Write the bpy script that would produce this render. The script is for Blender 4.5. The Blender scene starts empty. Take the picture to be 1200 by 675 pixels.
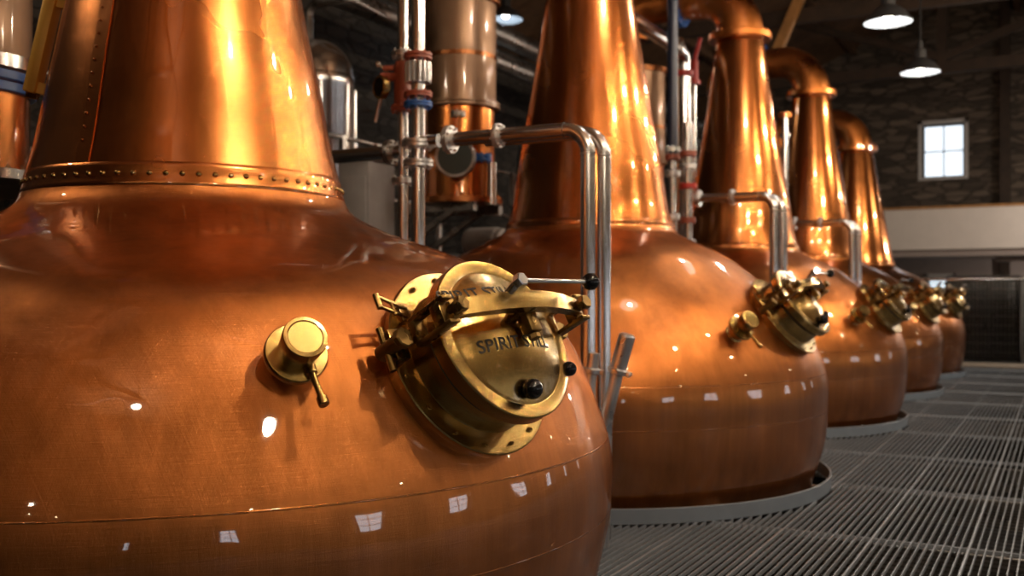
import bpy, bmesh, math, random
from mathutils import Vector, Matrix
random.seed(7)
C = bpy.context.scene.collection
sc = bpy.context.scene
PI = math.pi
TH = math.atan(645.0 / 1200.0)          # the row of stills runs along +Y; the camera looks left of it

# ------------------------------------------------------------------ camera, world, exposure
cam = bpy.data.cameras.new('camera')
cam.sensor_width = 36.0
cam.lens = 36.0
cam.shift_y = 6.5 / 1200.0
cam.clip_start = 0.05
cam.dof.use_dof = True
cam.dof.focus_distance = 3.3
cam.dof.aperture_fstop = 2.4
co = bpy.data.objects.new('camera', cam)
C.objects.link(co)
co.location = (0, 0, 1.5)
co.rotation_euler = (PI / 2, 0, TH)
sc.camera = co
sc.view_settings.view_transform = 'Standard'
sc.view_settings.look = 'None'
sc.view_settings.gamma = 1.0
sc.view_settings.use_curve_mapping = False
sc.view_settings.exposure = 0.22
world = bpy.data.worlds.new('world')
sc.world = world
world.use_nodes = True
world.node_tree.nodes['Background'].inputs[0].default_value = (0.35, 0.45, 0.6, 1)
world.node_tree.nodes['Background'].inputs[1].default_value = 0.3
try:
    sc.cycles.max_bounces = 8
    sc.cycles.glossy_bounces = 6
    sc.cycles.use_denoising = True
    sc.cycles.sample_clamp_indirect = 6.0
    sc.cycles.caustics_reflective = True
except Exception:
    pass

WARM = (1.0, 0.79, 0.57)
WHITE = (1.0, 0.88, 0.76)
# flood lamps hung from the roof, far-end ones added as fill (position, watts, bulb radius): each gets a lamp head further down
FLOODS = [
    ((1.00, 1.00, 3.36), 36, 0.10),
    ((0.60, 2.75, 5.0), 172, 0.05),
    ((-1.24, 0.08, 3.20), 6.0, 0.06),
    ((-6.30, 1.60, 4.7), 48, 0.06),
    ((-0.55, -7.60, 5.0), 45, 0.10),
    ((0.60, 6.10, 5.0), 75, 0.06),
    ((0.60, 8.00, 5.0), 65, 0.06),
    ((0.60, 10.4, 5.0), 75, 0.06),
    ((0.60, 12.9, 5.0), 95, 0.06),
    ((0.60, 16.2, 5.0), 105, 0.06),
    ((3.20, 4.40, 5.0), 30, 0.06),
    ((3.20, 8.40, 5.0), 60, 0.06),
    ((3.20, 12.4, 5.0), 60, 0.06),
    ((2.60, 20.4, 5.0), 130, 0.06),  # added out of view to brighten the balcony front
    ((2.40, 27.6, 5.4), 20, 0.06),  # added out of view to light the wall above the mezzanine
    ((1.60, 24.0, 3.6), 140, 0.06),  # added out of view, more light for the balcony front
    ((1.60, 27.4, 2.0), 130, 0.06),  # added out of view to light the soffit under the mezzanine
]
FILL_UPLIGHTS = [(0.6, 1.5, 6.55), (0.6, 7.0, 6.55),  (0.6, -4.0, 6.55)]  # added fill lamps: the roof glow they make brightens the copper shoulders
PENDANTS = [(-1.87, y, 4.8) for y in (16.36, 13.15, 9.95, 6.75)]
FL_W, PEN_W, WIN_S, UP_W = 1.5, 42.0, 3.0, 850.0


def point_light(name, loc, watts, rad, col):
    l = bpy.data.lights.new(name, 'POINT')
    l.energy = watts
    l.color = col
    l.shadow_soft_size = rad
    o = bpy.data.objects.new(name, l)
    o.location = loc
    C.objects.link(o)
    return o


def spot_light(name, loc, target, watts, rad, col, angle=150, blend=0.4):
    l = bpy.data.lights.new(name, 'SPOT')
    l.energy = watts
    l.color = col
    l.shadow_soft_size = rad
    l.spot_size = math.radians(angle)
    l.spot_blend = blend
    o = bpy.data.objects.new(name, l)
    o.location = loc
    o.rotation_euler = (Vector(target) - Vector(loc)).to_track_quat('-Z', 'Y').to_euler()
    C.objects.link(o)
    return o


# ------------------------------------------------------------------ materials
def new_mat(name):
    m = bpy.data.materials.new(name)
    m.use_nodes = True
    nt = m.node_tree
    b = nt.nodes['Principled BSDF']
    return m, nt, b


def N(nt, typ, **kw):
    n = nt.nodes.new(typ)
    for k, v in kw.items():
        setattr(n, k, v)
    return n


def ramp(nt, fac, stops):
    r = N(nt, 'ShaderNodeValToRGB')
    e = r.color_ramp.elements
    while len(e) < len(stops):
        e.new(0.5)
    for i, (p, c) in enumerate(stops):
        e[i].position = p
        e[i].color = tuple(c) + (1,) if len(c) == 3 else c
    nt.links.new(fac, r.inputs[0])
    return r.outputs[0]


def mapped(nt, scale=(1, 1, 1), rot=(0, 0, 0)):
    tc = N(nt, 'ShaderNodeTexCoord')
    mp = N(nt, 'ShaderNodeMapping')
    mp.inputs['Scale'].default_value = scale
    mp.inputs['Rotation'].default_value = rot
    nt.links.new(tc.outputs['Object'], mp.inputs[0])
    return mp.outputs[0]


def noise(nt, vec, scale, detail=4.0, rough=0.55, dist=0.0):
    n = N(nt, 'ShaderNodeTexNoise')
    n.inputs['Scale'].default_value = scale
    n.inputs['Detail'].default_value = detail
    n.inputs['Roughness'].default_value = rough
    n.inputs['Distortion'].default_value = dist
    nt.links.new(vec, n.inputs['Vector'])
    return n.outputs[0]


def math_node(nt, op, a, b):
    n = N(nt, 'ShaderNodeMath', operation=op)
    for i, v in enumerate((a, b)):
        if isinstance(v, (int, float)):
            n.inputs[i].default_value = v
        else:
            nt.links.new(v, n.inputs[i])
    return n.outputs[0]


def bump(nt, h, strength, dist, normal=None):
    n = N(nt, 'ShaderNodeBump')
    n.inputs['Strength'].default_value = strength
    n.inputs['Distance'].default_value = dist
    nt.links.new(h, n.inputs['Height'])
    if normal is not None:
        nt.links.new(normal, n.inputs['Normal'])
    return n.outputs[0]


def metal(name, col, rough, var=0.15, scale=6.0, coat=0.0, coat_rough=0.06, bump_d=0.0, bscale=3.0, streak=0.0, rvar=0.5, scratches=0.0, lobe=0.0, lobe_rough=0.12):
    m, nt, b = new_mat(name)
    v = mapped(nt)
    n1 = noise(nt, v, scale, 5.0, 0.55, 0.5)
    dark = tuple(c * (1 - var * 1.6) for c in col)
    lite = tuple(min(1, c * (1 + var)) for c in col)
    colr = ramp(nt, n1, [(0.2, dark), (0.8, lite)])
    if streak > 0:
        vs = mapped(nt, (1, 1, 0.06))
        ns = noise(nt, vs, 8.0, 7.0, 0.7, 0.3)
        st = ramp(nt, ns, [(0.22, (1 - streak,) * 3), (0.70, (1, 1, 1))])
        mx = N(nt, 'ShaderNodeMix', data_type='RGBA', blend_type='MULTIPLY')
        mx.inputs[0].default_value = 1.0
        nt.links.new(colr, mx.inputs[6])
        nt.links.new(st, mx.inputs[7])
        colr = mx.outputs[2]
    nt.links.new(colr, b.inputs['Base Color'])
    b.inputs['Metallic'].default_value = 1.0
    n2 = noise(nt, v, scale * 1.3, 2.0, 0.5)
    rr = ramp(nt, n2, [(0.25, (rough * (1 - rvar),) * 3), (0.75, (rough * (1 + rvar),) * 3)])
    nt.links.new(rr, b.inputs['Roughness'])
    if coat > 0:
        b.inputs['Coat Weight'].default_value = coat
        b.inputs['Coat Roughness'].default_value = coat_rough
        b.inputs['Coat IOR'].default_value = 2.1
    nrm = None
    if bump_d > 0:
        n3 = noise(nt, v, bscale, 2.0, 0.5)
        nrm = bump(nt, n3, 1.0, bump_d)
        if coat > 0:
            nt.links.new(nrm, b.inputs['Coat Normal'])
    if scratches > 0:
        tot = None
        for rot, sv in (((0, 0, 0), (1, 1, 26)), ((0.9, 0.3, 0), (1, 1, 30)), ((0.2, 1.0, 0.6), (1, 28, 1)), ((0.5, -0.7, 1.3), (30, 1, 1))):
            w = mapped(nt, sv, rot)
            x = noise(nt, w, 5.0, 5.0, 0.8, 1.2)
            tot = x if tot is None else math_node(nt, 'ADD', tot, x)
        nrm = bump(nt, tot, 1.0, scratches, nrm)
    if nrm is not None:
        nt.links.new(nrm, b.inputs['Normal'])
    if lobe > 0:
        g = N(nt, 'ShaderNodeBsdfAnisotropic')
        g.inputs['Roughness'].default_value = lobe_rough
        nt.links.new(colr, g.inputs['Color'])
        if nrm is not None:
            nt.links.new(nrm, g.inputs['Normal'])
        ms = N(nt, 'ShaderNodeMixShader')
        ms.inputs[0].default_value = lobe
        out = nt.nodes['Material Output']
        nt.links.new(b.outputs[0], ms.inputs[1])
        nt.links.new(g.outputs[0], ms.inputs[2])
        nt.links.new(ms.outputs[0], out.inputs['Surface'])
    return m


def plain(name, col, rough=0.5, var=0.15, scale=8.0, metallic=0.0, bump_d=0.0):
    m, nt, b = new_mat(name)
    v = mapped(nt)
    n1 = noise(nt, v, scale, 5.0, 0.6)
    nt.links.new(ramp(nt, n1, [(0.3, tuple(c * (1 - var) for c in col)), (0.7, tuple(min(1, c * (1 + var)) for c in col))]), b.inputs['Base Color'])
    b.inputs['Roughness'].default_value = rough
    b.inputs['Metallic'].default_value = metallic
    if bump_d > 0:
        nt.links.new(bump(nt, n1, 1.0, bump_d), b.inputs['Normal'])
    return m


def emit(name, col, s):
    m, nt, b = new_mat(name)
    b.inputs['Base Color'].default_value = tuple(col) + (1,)
    b.inputs['Emission Color'].default_value = tuple(col) + (1,)
    b.inputs['Emission Strength'].default_value = s
    return m


def stone(name, c1, c2, mortar, sx=1.0):
    m, nt, b = new_mat(name)
    v = mapped(nt, (sx, sx, 3.2 * sx))
    nz = noise(nt, v, 1.6, 3.0)
    add = N(nt, 'ShaderNodeVectorMath', operation='MULTIPLY_ADD')
    cr = N(nt, 'ShaderNodeCombineXYZ')
    for i in range(3):
        nt.links.new(nz, cr.inputs[i])
    nt.links.new(cr.outputs[0], add.inputs[0])
    add.inputs[1].default_value = (0.5, 0.5, 0.5)
    nt.links.new(v, add.inputs[2])
    vo = N(nt, 'ShaderNodeTexVoronoi', feature='F1')
    vo.inputs['Scale'].default_value = 1.7
    nt.links.new(add.outputs[0], vo.inputs['Vector'])
    ve = N(nt, 'ShaderNodeTexVoronoi', feature='DISTANCE_TO_EDGE')
    ve.inputs['Scale'].default_value = 1.7
    nt.links.new(add.outputs[0], ve.inputs['Vector'])
    sep = N(nt, 'ShaderNodeSeparateColor')
    nt.links.new(vo.outputs['Color'], sep.inputs[0])
    fine = noise(nt, v, 12.0, 5.0, 0.7)
    mixv = math_node(nt, 'ADD', math_node(nt, 'MULTIPLY', sep.outputs[0], 0.6), math_node(nt, 'MULTIPLY', fine, 0.4))
    base = ramp(nt, mixv, [(0.2, c1), (0.8, c2)])
    edge = ramp(nt, ve.outputs[0], [(0.02, (0, 0, 0)), (0.09, (1, 1, 1))])
    mx = N(nt, 'ShaderNodeMix', data_type='RGBA')
    nt.links.new(edge, mx.inputs[0])
    mx.inputs[6].default_value = tuple(mortar) + (1,)
    nt.links.new(base, mx.inputs[7])
    nt.links.new(mx.outputs[2], b.inputs['Base Color'])
    b.inputs['Roughness'].default_value = 0.9
    hh = math_node(nt, 'ADD', edge, math_node(nt, 'MULTIPLY', fine, 0.6))
    nt.links.new(bump(nt, hh, 1.0, 0.03), b.inputs['Normal'])
    return m


COPPER = metal('polished_copper', (0.78, 0.265, 0.066), 0.35, 0.18, 1.9, coat=0.8, coat_rough=0.03, bump_d=0.010, bscale=2.6, streak=0.46, rvar=0.2, scratches=0.0008, lobe=0.30, lobe_rough=0.15)
COPPER2 = metal('copper_neck', (0.78, 0.265, 0.068), 0.25, 0.16, 1.6, coat=0.7, coat_rough=0.05, bump_d=0.004, bscale=2.0, streak=0.40, rvar=0.2, lobe=0.35, lobe_rough=0.13, scratches=0.0003)
COPPER_S = metal('copper_swan', (0.76, 0.255, 0.060), 0.38, 0.08, 2.0, coat=0.7, coat_rough=0.05)
COPPER_D = metal('copper_band', (0.45, 0.17, 0.06), 0.30, 0.15, 4.0)
COPPER_P = metal('pale_copper', (0.34, 0.21, 0.13), 0.55, 0.06, 2.0, streak=0.10, coat=0.2)
BRASS = metal('brass', (0.48, 0.305, 0.095), 0.17, 0.08, 9.0, coat=0.2, coat_rough=0.08, rvar=0.3, scratches=0.0004)
BRASS_D = metal('dark_brass', (0.26, 0.16, 0.05), 0.30, 0.2, 14.0)
STEEL = metal('stainless_steel', (0.72, 0.71, 0.70), 0.20, 0.03, 5.0, rvar=0.1)
STEEL_D = metal('dull_steel', (0.35, 0.33, 0.31), 0.35, 0.15, 7.0)
GALV = plain('galvanised_bar', (0.38, 0.43, 0.49), 0.42, 0.12, 3.0, metallic=0.55)
RINGM = plain('grey_painted_ring', (0.19, 0.23, 0.275), 0.40, 0.06, 9.0)
BLACK = plain('black_plastic', (0.006, 0.006, 0.007), 0.10, 0.1)
RUBBER = plain('black_rubber', (0.012, 0.011, 0.010), 0.6, 0.2)
INK = plain('black_engraving', (0.018, 0.012, 0.006), 0.6, 0.2)
NAVY = plain('navy_paint', (0.012, 0.017, 0.04), 0.35, 0.1)
BLUE = plain('blue_paint', (0.02, 0.10, 0.36), 0.35, 0.1)
RED = plain('red_paint', (0.42, 0.03, 0.02), 0.4, 0.15)
OXIDE = plain('red_oxide_paint', (0.30, 0.075, 0.04), 0.4, 0.15)
GREYP = plain('grey_paint', (0.30, 0.29, 0.28), 0.5, 0.08)
DARKST = plain('dark_steel_paint', (0.022, 0.020, 0.019), 0.45, 0.2)
GLASSD = plain('dark_sight_glass', (0.012, 0.018, 0.013), 0.45, 0.1)
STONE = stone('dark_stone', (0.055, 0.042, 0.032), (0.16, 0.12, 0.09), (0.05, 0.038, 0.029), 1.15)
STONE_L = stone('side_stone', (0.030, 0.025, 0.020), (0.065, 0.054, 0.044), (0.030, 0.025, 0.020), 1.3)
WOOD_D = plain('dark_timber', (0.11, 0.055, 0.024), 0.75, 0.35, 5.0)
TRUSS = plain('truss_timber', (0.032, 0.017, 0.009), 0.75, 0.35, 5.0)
BRASS_LIT = plain('brass_lit', (0.85, 0.50, 0.09), 0.40, 0.05, 9.0, metallic=0.2)  # brass with a bright reflection put into its base colour
SATIN = metal('satin_steel', (0.72, 0.71, 0.70), 0.38, 0.05, 7.0)
WOOD_L = plain('orange_timber', (0.36, 0.17, 0.05), 0.6, 0.25, 6.0)
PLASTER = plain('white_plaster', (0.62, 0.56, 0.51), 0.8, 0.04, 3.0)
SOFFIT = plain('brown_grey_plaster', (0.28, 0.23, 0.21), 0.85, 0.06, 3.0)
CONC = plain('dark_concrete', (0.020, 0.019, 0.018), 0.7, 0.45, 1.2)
CURBM = plain('pale_stone_kerb', (0.45, 0.40, 0.34), 0.7, 0.1, 6.0)
SHADE = plain('dark_enamel', (0.03, 0.03, 0.032), 0.35, 0.1)
REFL = plain('white_enamel', (0.10, 0.115, 0.13), 0.35, 0.02)
BULB_W = emit('bulb_white', (1.0, 0.93, 0.85), 12.0)
BULB_O = emit('bulb_warm', (1.0, 0.75, 0.45), 40.0)
PANE = emit('daylight_pane', (0.80, 0.90, 1.0), 1.1)
PANE_S = emit('daylight_pane_side', (0.88, 0.92, 1.0), WIN_S)
FRAMEM = plain('grey_blue_frame', (0.10, 0.11, 0.13), 0.5, 0.1)
REVEAL = plain('pale_reveal', (0.50, 0.47, 0.45), 0.7, 0.08)
gm, gnt, gb = new_mat('clear_glass')
gb.inputs['Base Color'].default_value = (0.9, 0.95, 0.95, 1)
gb.inputs['Roughness'].default_value = 0.02
gb.inputs['Transmission Weight'].default_value = 1.0
gb.inputs['IOR'].default_value = 1.05
gtx = noise(gnt, mapped(gnt), 2.0)
gnt.links.new(ramp(gnt, gtx, [(0.0, (0.01,) * 3), (1.0, (0.04,) * 3)]), gb.inputs['Roughness'])
GLASS = gm


# ------------------------------------------------------------------ mesh helpers
def obj(name, bm, mat, parent=None, smooth=True, angle=35, loc=None, mtx=None):
    me = bpy.data.meshes.new(name)
    bmesh.ops.recalc_face_normals(bm, faces=bm.faces)
    bm.to_mesh(me)
    bm.free()
    me.materials.append(mat)
    if smooth:
        me.shade_smooth()
        me.set_sharp_from_angle(angle=math.radians(angle))
    o = bpy.data.objects.new(name, me)
    C.objects.link(o)
    if parent is not None:
        o.parent = parent
    if mtx is not None:
        o.matrix_local = mtx
    elif loc is not None:
        o.location = loc
    return o


def tag(o, label, cat, group=None, kind=None):
    o['label'] = label
    o['category'] = cat
    if group:
        o['group'] = group
    if kind:
        o['kind'] = kind
    return o


def struct(name, bm, mat, smooth=False, label=None, cat=None):
    o = obj(name, bm, mat, smooth=smooth)
    o['kind'] = 'structure'
    if label:
        o['label'] = label
        o['category'] = cat
    return o


def thing(name, label, cat, loc=(0, 0, 0), rotz=0.0, group=None):
    o = bpy.data.objects.new(name, None)
    o.empty_display_size = 0.2
    C.objects.link(o)
    o.location = loc
    o.rotation_euler = (0, 0, rotz)
    return tag(o, label, cat, group)


def BM():
    return bmesh.new()


def box(bm, c, s, mtx=None, bev=0.0):
    r = bmesh.ops.create_cube(bm, size=1.0)
    vs = r['verts']
    for v in vs:
        v.co = Vector((v.co.x * s[0] + c[0], v.co.y * s[1] + c[1], v.co.z * s[2] + c[2]))
    if bev > 0:
        es = list({e for v in vs for e in v.link_edges})
        rb = bmesh.ops.bevel(bm, geom=es, offset=bev, segments=2, affect='EDGES', profile=0.5)
        vs = list({v for f in rb['faces'] for v in f.verts} | {v for v in vs if v.is_valid})
    if mtx is not None:
        for v in vs:
            v.co = mtx @ v.co
    return vs


def lathe(bm, prof, seg=48, mtx=None, cap=True):
    rings = []
    for r, z in prof:
        if r < 1e-6:
            v = bm.verts.new((0, 0, z))
            rings.append([v])
        else:
            rings.append([bm.verts.new((r * math.cos(2 * PI * k / seg), r * math.sin(2 * PI * k / seg), z)) for k in range(seg)])
    for a, b in zip(rings[:-1], rings[1:]):
        for k in range(seg):
            k2 = (k + 1) % seg
            if len(a) == 1 and len(b) == 1:
                continue
            if len(a) == 1:
                bm.faces.new((a[0], b[k], b[k2]))
            elif len(b) == 1:
                bm.faces.new((a[k], a[k2], b[0]))
            else:
                bm.faces.new((a[k], a[k2], b[k2], b[k]))
    if cap:
        for rg in (rings[0], rings[-1]):
            if len(rg) > 2:
                try:
                    bm.faces.new(rg)
                except ValueError:
                    pass
    if mtx is not None:
        for rg in rings:
            for v in rg:
                v.co = mtx @ v.co


def axis_mtx(p0, p1):
    d = Vector(p1) - Vector(p0)
    q = d.to_track_quat('Z', 'Y')
    return Matrix.Translation(Vector(p0)) @ q.to_matrix().to_4x4()


def cyl(bm, p0, p1, r, seg=24, r2=None, bev=0.0):
    L = (Vector(p1) - Vector(p0)).length
    r2 = r if r2 is None else r2
    if bev > 0:
        prof = [(r - bev, 0), (r, bev), (r2, L - bev), (r2 - bev, L)]
    else:
        prof = [(r, 0), (r2, L)]
    lathe(bm, prof, seg, axis_mtx(p0, p1))


def ball(bm, c, r, seg=20, sc_=(1, 1, 1)):
    n = seg // 2
    prof = [(r * math.sin(PI * i / n), -r * math.cos(PI * i / n)) for i in range(n + 1)]
    prof[0] = (0, -r)
    prof[-1] = (0, r)
    lathe(bm, prof, seg, Matrix.Translation(Vector(c)) @ Matrix.Diagonal((sc_[0], sc_[1], sc_[2], 1)))


def rounded_path(pts, rad, n=8):
    """polyline with its corners turned into arcs"""
    P = [Vector(p) for p in pts]
    out = [P[0]]
    for i in range(1, len(P) - 1):
        a, b, c = P[i - 1], P[i], P[i + 1]
        u = (a - b).normalized()
        w = (c - b).normalized()
        ang = u.angle(w)
        t = min(rad / math.tan(ang / 2), (a - b).length * 0.49 if i > 1 else (a - b).length * 0.95, (c - b).length * 0.49 if i < len(P) - 2 else (c - b).length * 0.95)
        s, e = b + u * t, b + w * t
        R = t * math.tan(ang / 2)
        cen = b + (u + w).normalized() * (R / math.sin(ang / 2))
        v0, v1 = s - cen, e - cen
        tot = v0.angle(v1)
        ax = v0.cross(v1).normalized()
        for k in range(n + 1):
            out.append(cen + Matrix.Rotation(tot * k / n, 3, ax) @ v0)
    out.append(P[-1])
    return out


def sweep(bm, path, rad, seg=20, cap=True):
    """tube along a path; rad a number or a list"""
    P = [Vector(p) for p in path]
    n = len(P)
    R = rad if isinstance(rad, (list, tuple)) else [rad] * n
    T = []
    for i in range(n):
        t = (P[min(i + 1, n - 1)] - P[max(i - 1, 0)])
        T.append(t.normalized())
    up = Vector((0, 0, 1)) if abs(T[0].z) < 0.9 else Vector((1, 0, 0))
    x = T[0].cross(up).normalized()
    rings = []
    for i in range(n):
        if i > 0:
            ax = T[i - 1].cross(T[i])
            if ax.length > 1e-7:
                x = Matrix.Rotation(T[i - 1].angle(T[i]), 3, ax.normalized()) @ x
        x = (x - T[i] * x.dot(T[i])).normalized()
        y = T[i].cross(x)
        rings.append([bm.verts.new(P[i] + (x * math.cos(2 * PI * k / seg) + y * math.sin(2 * PI * k / seg)) * R[i]) for k in range(seg)])
    for a, b in zip(rings[:-1], rings[1:]):
        for k in range(seg):
            k2 = (k + 1) % seg
            bm.faces.new((a[k], a[k2], b[k2], b[k]))
    if cap:
        bm.faces.new(rings[0])
        bm.faces.new(rings[-1])


def hexbolt(bm, p, d, r=0.012, h=0.012):
    m = axis_mtx(p, Vector(p) + Vector(d))
    lathe(bm, [(r, 0), (r, h * 0.8), (r * 0.8, h)], 6, m)
    lathe(bm, [(r * 0.55, h), (r * 0.5, h * 1.7), (0, h * 1.75)], 8, m)


def flange_bm(p, d, r, t, bolts=8, gap=True, br=0.010):
    """pair of pipe flanges with a ring of bolts, centred on p along d"""
    bm = BM()
    p = Vector(p)
    d = Vector(d).normalized()
    if gap:
        cyl(bm, p - d * t, p - d * t * 0.1, r, 32, bev=t * 0.08)
        cyl(bm, p + d * t * 0.1, p + d * t, r, 32, bev=t * 0.08)
        cyl(bm, p - d * t * 0.1, p + d * t * 0.1, r * 0.8, 24)
    else:
        cyl(bm, p - d * t, p + d * t, r, 32, bev=t * 0.08)
    q = d.to_track_quat('Z', 'Y')
    for k in range(bolts):
        a = 2 * PI * (k + 0.5) / bolts
        o = q @ Vector((math.cos(a) * r * 0.82, math.sin(a) * r * 0.82, 0))
        hexbolt(bm, p + o + d * t, d, br, br)
        hexbolt(bm, p + o - d * t, -d, br, br)
    return bm


def interp(zk, rk, n):
    """smooth curve through the given radii"""
    m = []
    k = len(zk)
    d = [(rk[i + 1] - rk[i]) / (zk[i + 1] - zk[i]) for i in range(k - 1)]
    for i in range(k):
        if i == 0:
            m.append(d[0])
        elif i == k - 1:
            m.append(d[-1])
        else:
            h0, h1 = zk[i] - zk[i - 1], zk[i + 1] - zk[i]
            m.append((d[i - 1] * h1 + d[i] * h0) / (h0 + h1))
    out = []
    for j in range(n + 1):
        z = zk[0] + (zk[-1] - zk[0]) * j / n
        i = min(max(sum(1 for q in zk if q <= z) - 1, 0), k - 2)
        h = zk[i + 1] - zk[i]
        t = (z - zk[i]) / h
        r = (2 * t**3 - 3 * t**2 + 1) * rk[i] + (t**3 - 2 * t**2 + t) * h * m[i] + (-2 * t**3 + 3 * t**2) * rk[i + 1] + (t**3 - t**2) * h * m[i + 1]
        out.append((r, z))
    return out


def radius_at(prof, z):
    for (r0, z0), (r1, z1) in zip(prof[:-1], prof[1:]):
        if z0 <= z <= z1:
            return r0 + (r1 - r0) * (z - z0) / (z1 - z0)
    return prof[-1][0]


# ------------------------------------------------------------------ the hall
XL, XR, YN, YE, YK = -9.5, 5.0, -12.0, 29.0, 23.0
STILL_X = -3.463
STILL_Y = [3.372, 7.852, 12.302, 16.332, 20.255]
RING_R = 1.913

# open grating floor: flat bars along Y in panels, thin cross rods, seam bars, cut round each still
bm = BM()


def cuts(x, half=0.0):
    res = []
    for y in STILL_Y:
        dx = abs(x - STILL_X)
        if dx < RING_R + half:
            w = math.sqrt((RING_R + half) ** 2 - dx * dx)
            res.append((y - w, y + w))
    return res


def split(a, b, cs):
    segs = [(a, b)]
    for c0, c1 in cs:
        nx = []
        for s0, s1 in segs:
            if c1 <= s0 or c0 >= s1:
                nx.append((s0, s1))
            else:
                if c0 > s0:
                    nx.append((s0, c0))
                if c1 < s1:
                    nx.append((c1, s1))
        segs = nx
    return segs


x = -6.0
k = 0
while x < 4.6:
    seam = (k % 12 == 2)
    for y0, y1 in split(-3.0 if x > -1.0 else 1.0, YK - 0.01, cuts(x)):
        if y1 - y0 > 0.02:
            wdt = 0.011 if seam else 0.005
            box(bm, (x, (y0 + y1) / 2, -0.012), (wdt, y1 - y0, 0.024))
    x += 0.0452
    k += 1


def xcuts(y):
    res = []
    for yy in STILL_Y:
        dy = abs(y - yy)
        if dy < RING_R:
            w = math.sqrt(RING_R**2 - dy * dy)
            res.append((STILL_X - w, STILL_X + w))
    return res


struct('floor', bm, GALV)
bm = BM()
y = -2.9
while y < YK:
    for x0, x1 in split(-6.0, 4.5, xcuts(y)):
        if x1 - x0 > 0.02:
            box(bm, ((x0 + x1) / 2, y, -0.042), (x1 - x0, 0.004, 0.005))
    y += 0.1016
struct('floor_rods', bm, DARKST)
bm = BM()
for ys in [10.1 + 1.76 * q for q in range(-7, 8)]:
    for x0, x1 in split(-6.0, 4.5, xcuts(ys)):
        if x1 - x0 > 0.02:
            box(bm, ((x0 + x1) / 2, ys, -0.012), (x1 - x0, 0.012, 0.024))
struct('floor_seams', bm, GALV)

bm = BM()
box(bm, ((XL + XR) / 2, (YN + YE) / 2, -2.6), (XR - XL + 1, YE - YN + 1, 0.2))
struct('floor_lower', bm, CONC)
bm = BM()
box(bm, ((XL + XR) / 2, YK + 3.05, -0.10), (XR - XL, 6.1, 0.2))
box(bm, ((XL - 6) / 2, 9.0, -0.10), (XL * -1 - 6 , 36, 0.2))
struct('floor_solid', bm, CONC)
# steel joists and tanks under the grating
for i, yy in enumerate((3.9, 6.73, 8.5, 10.1, 13.6, 17.1, 20.7)):
    bm = BM()
    box(bm, (-0.6, yy, -0.16), (10.5, 0.09, 0.20))
    struct('floor_beam', bm, STEEL_D)

bm = BM()
box(bm, ((XL + XR) / 2, YK + 0.09, 0.03), (XR - XL, 0.18, 0.10), bev=0.01)
struct('trim_1', bm, CURBM)


def wall_with_holes(bm, axis, pos, thick, a0, a1, z0, z1, holes):
    """wall slab in pieces around rectangular holes; axis 'x' wall at x=pos running along y, else at y=pos along x"""
    def put(b0, b1, c0, c1):
        if b1 - b0 < 1e-4 or c1 - c0 < 1e-4:
            return
        if axis == 'x':
            box(bm, (pos, (b0 + b1) / 2, (c0 + c1) / 2), (thick, b1 - b0, c1 - c0))
        else:
            box(bm, ((b0 + b1) / 2, pos, (c0 + c1) / 2), (b1 - b0, thick, c1 - c0))
    cur = a0
    for h0, h1, hz0, hz1 in sorted(holes):
        put(cur, h0, z0, z1)
        put(h0, h1, z0, hz0)
        put(h0, h1, hz1, z1)
        cur = h1
    put(cur, a1, z0, z1)


END_WIN = (-3.27, -2.24, 4.55, 5.96)
LOW_WIN = (-3.05, -2.45, 1.72, 2.06)
bm = BM()
wall_with_holes(bm, 'y', YE + 0.25, 0.5, XL - 0.5, XR + 0.5, -2.5, 10, [END_WIN])
struct('wall_end', bm, STONE)
SIDE_WINS = [(yc - 0.48, yc + 0.48, 0.72, 1.92) for yc in (-9.6, -3.2, 1.95, 5.3, 8.8, 12.2, 15.6, 19.0)]
bm = BM()
wall_with_holes(bm, 'x', XR + 0.25, 0.5, YN - 0.5, YE + 0.5, -2.5, 6.4, SIDE_WINS)
struct('wall_right', bm, STONE)
bm = BM()
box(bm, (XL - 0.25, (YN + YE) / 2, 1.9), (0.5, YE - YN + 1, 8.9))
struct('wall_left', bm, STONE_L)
bm = BM()
box(bm, ((XL + XR) / 2, YN - 0.25, 3.5), (XR - XL + 1, 0.5, 12.5))
struct('wall_near', bm, STONE)
# pitched roof of boards
XM = (XL + XR) / 2
bm = BM()
for s in (-1, 1):
    xe = XL if s < 0 else XR
    n = 30
    for q in range(n):
        t0, t1 = q / n, (q + 1) / n
        xa, xb = xe + (XM - xe) * t0, xe + (XM - xe) * t1
        za, zb = 6.2 + 3.2 * t0, 6.2 + 3.2 * t1
        vs = [bm.verts.new(p) for p in ((xa, YN - 0.5, za), (xb, YN - 0.5, zb), (xb, YE + 0.5, zb), (xa, YE + 0.5, za),
                                         (xa, YN - 0.5, za + 0.12 - 0.01 * (q % 2)), (xb, YN - 0.5, zb + 0.12), (xb, YE + 0.5, zb + 0.12), (xa, YE + 0.5, za + 0.12))]
        for f in ((0, 1, 2, 3), (4, 7, 6, 5), (0, 4, 5, 1), (3, 2, 6, 7), (0, 3, 7, 4), (1, 5, 6, 2)):
            bm.faces.new([vs[i] for i in f])
struct('ceiling', bm, WOOD_D)


def strut(bm, p0, p1, w, h):
    p0, p1 = Vector(p0), Vector(p1)
    m = axis_mtx(p0, p1)
    L = (p1 - p0).length
    box(bm, (0, 0, L / 2), (w, h, L), m)


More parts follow.
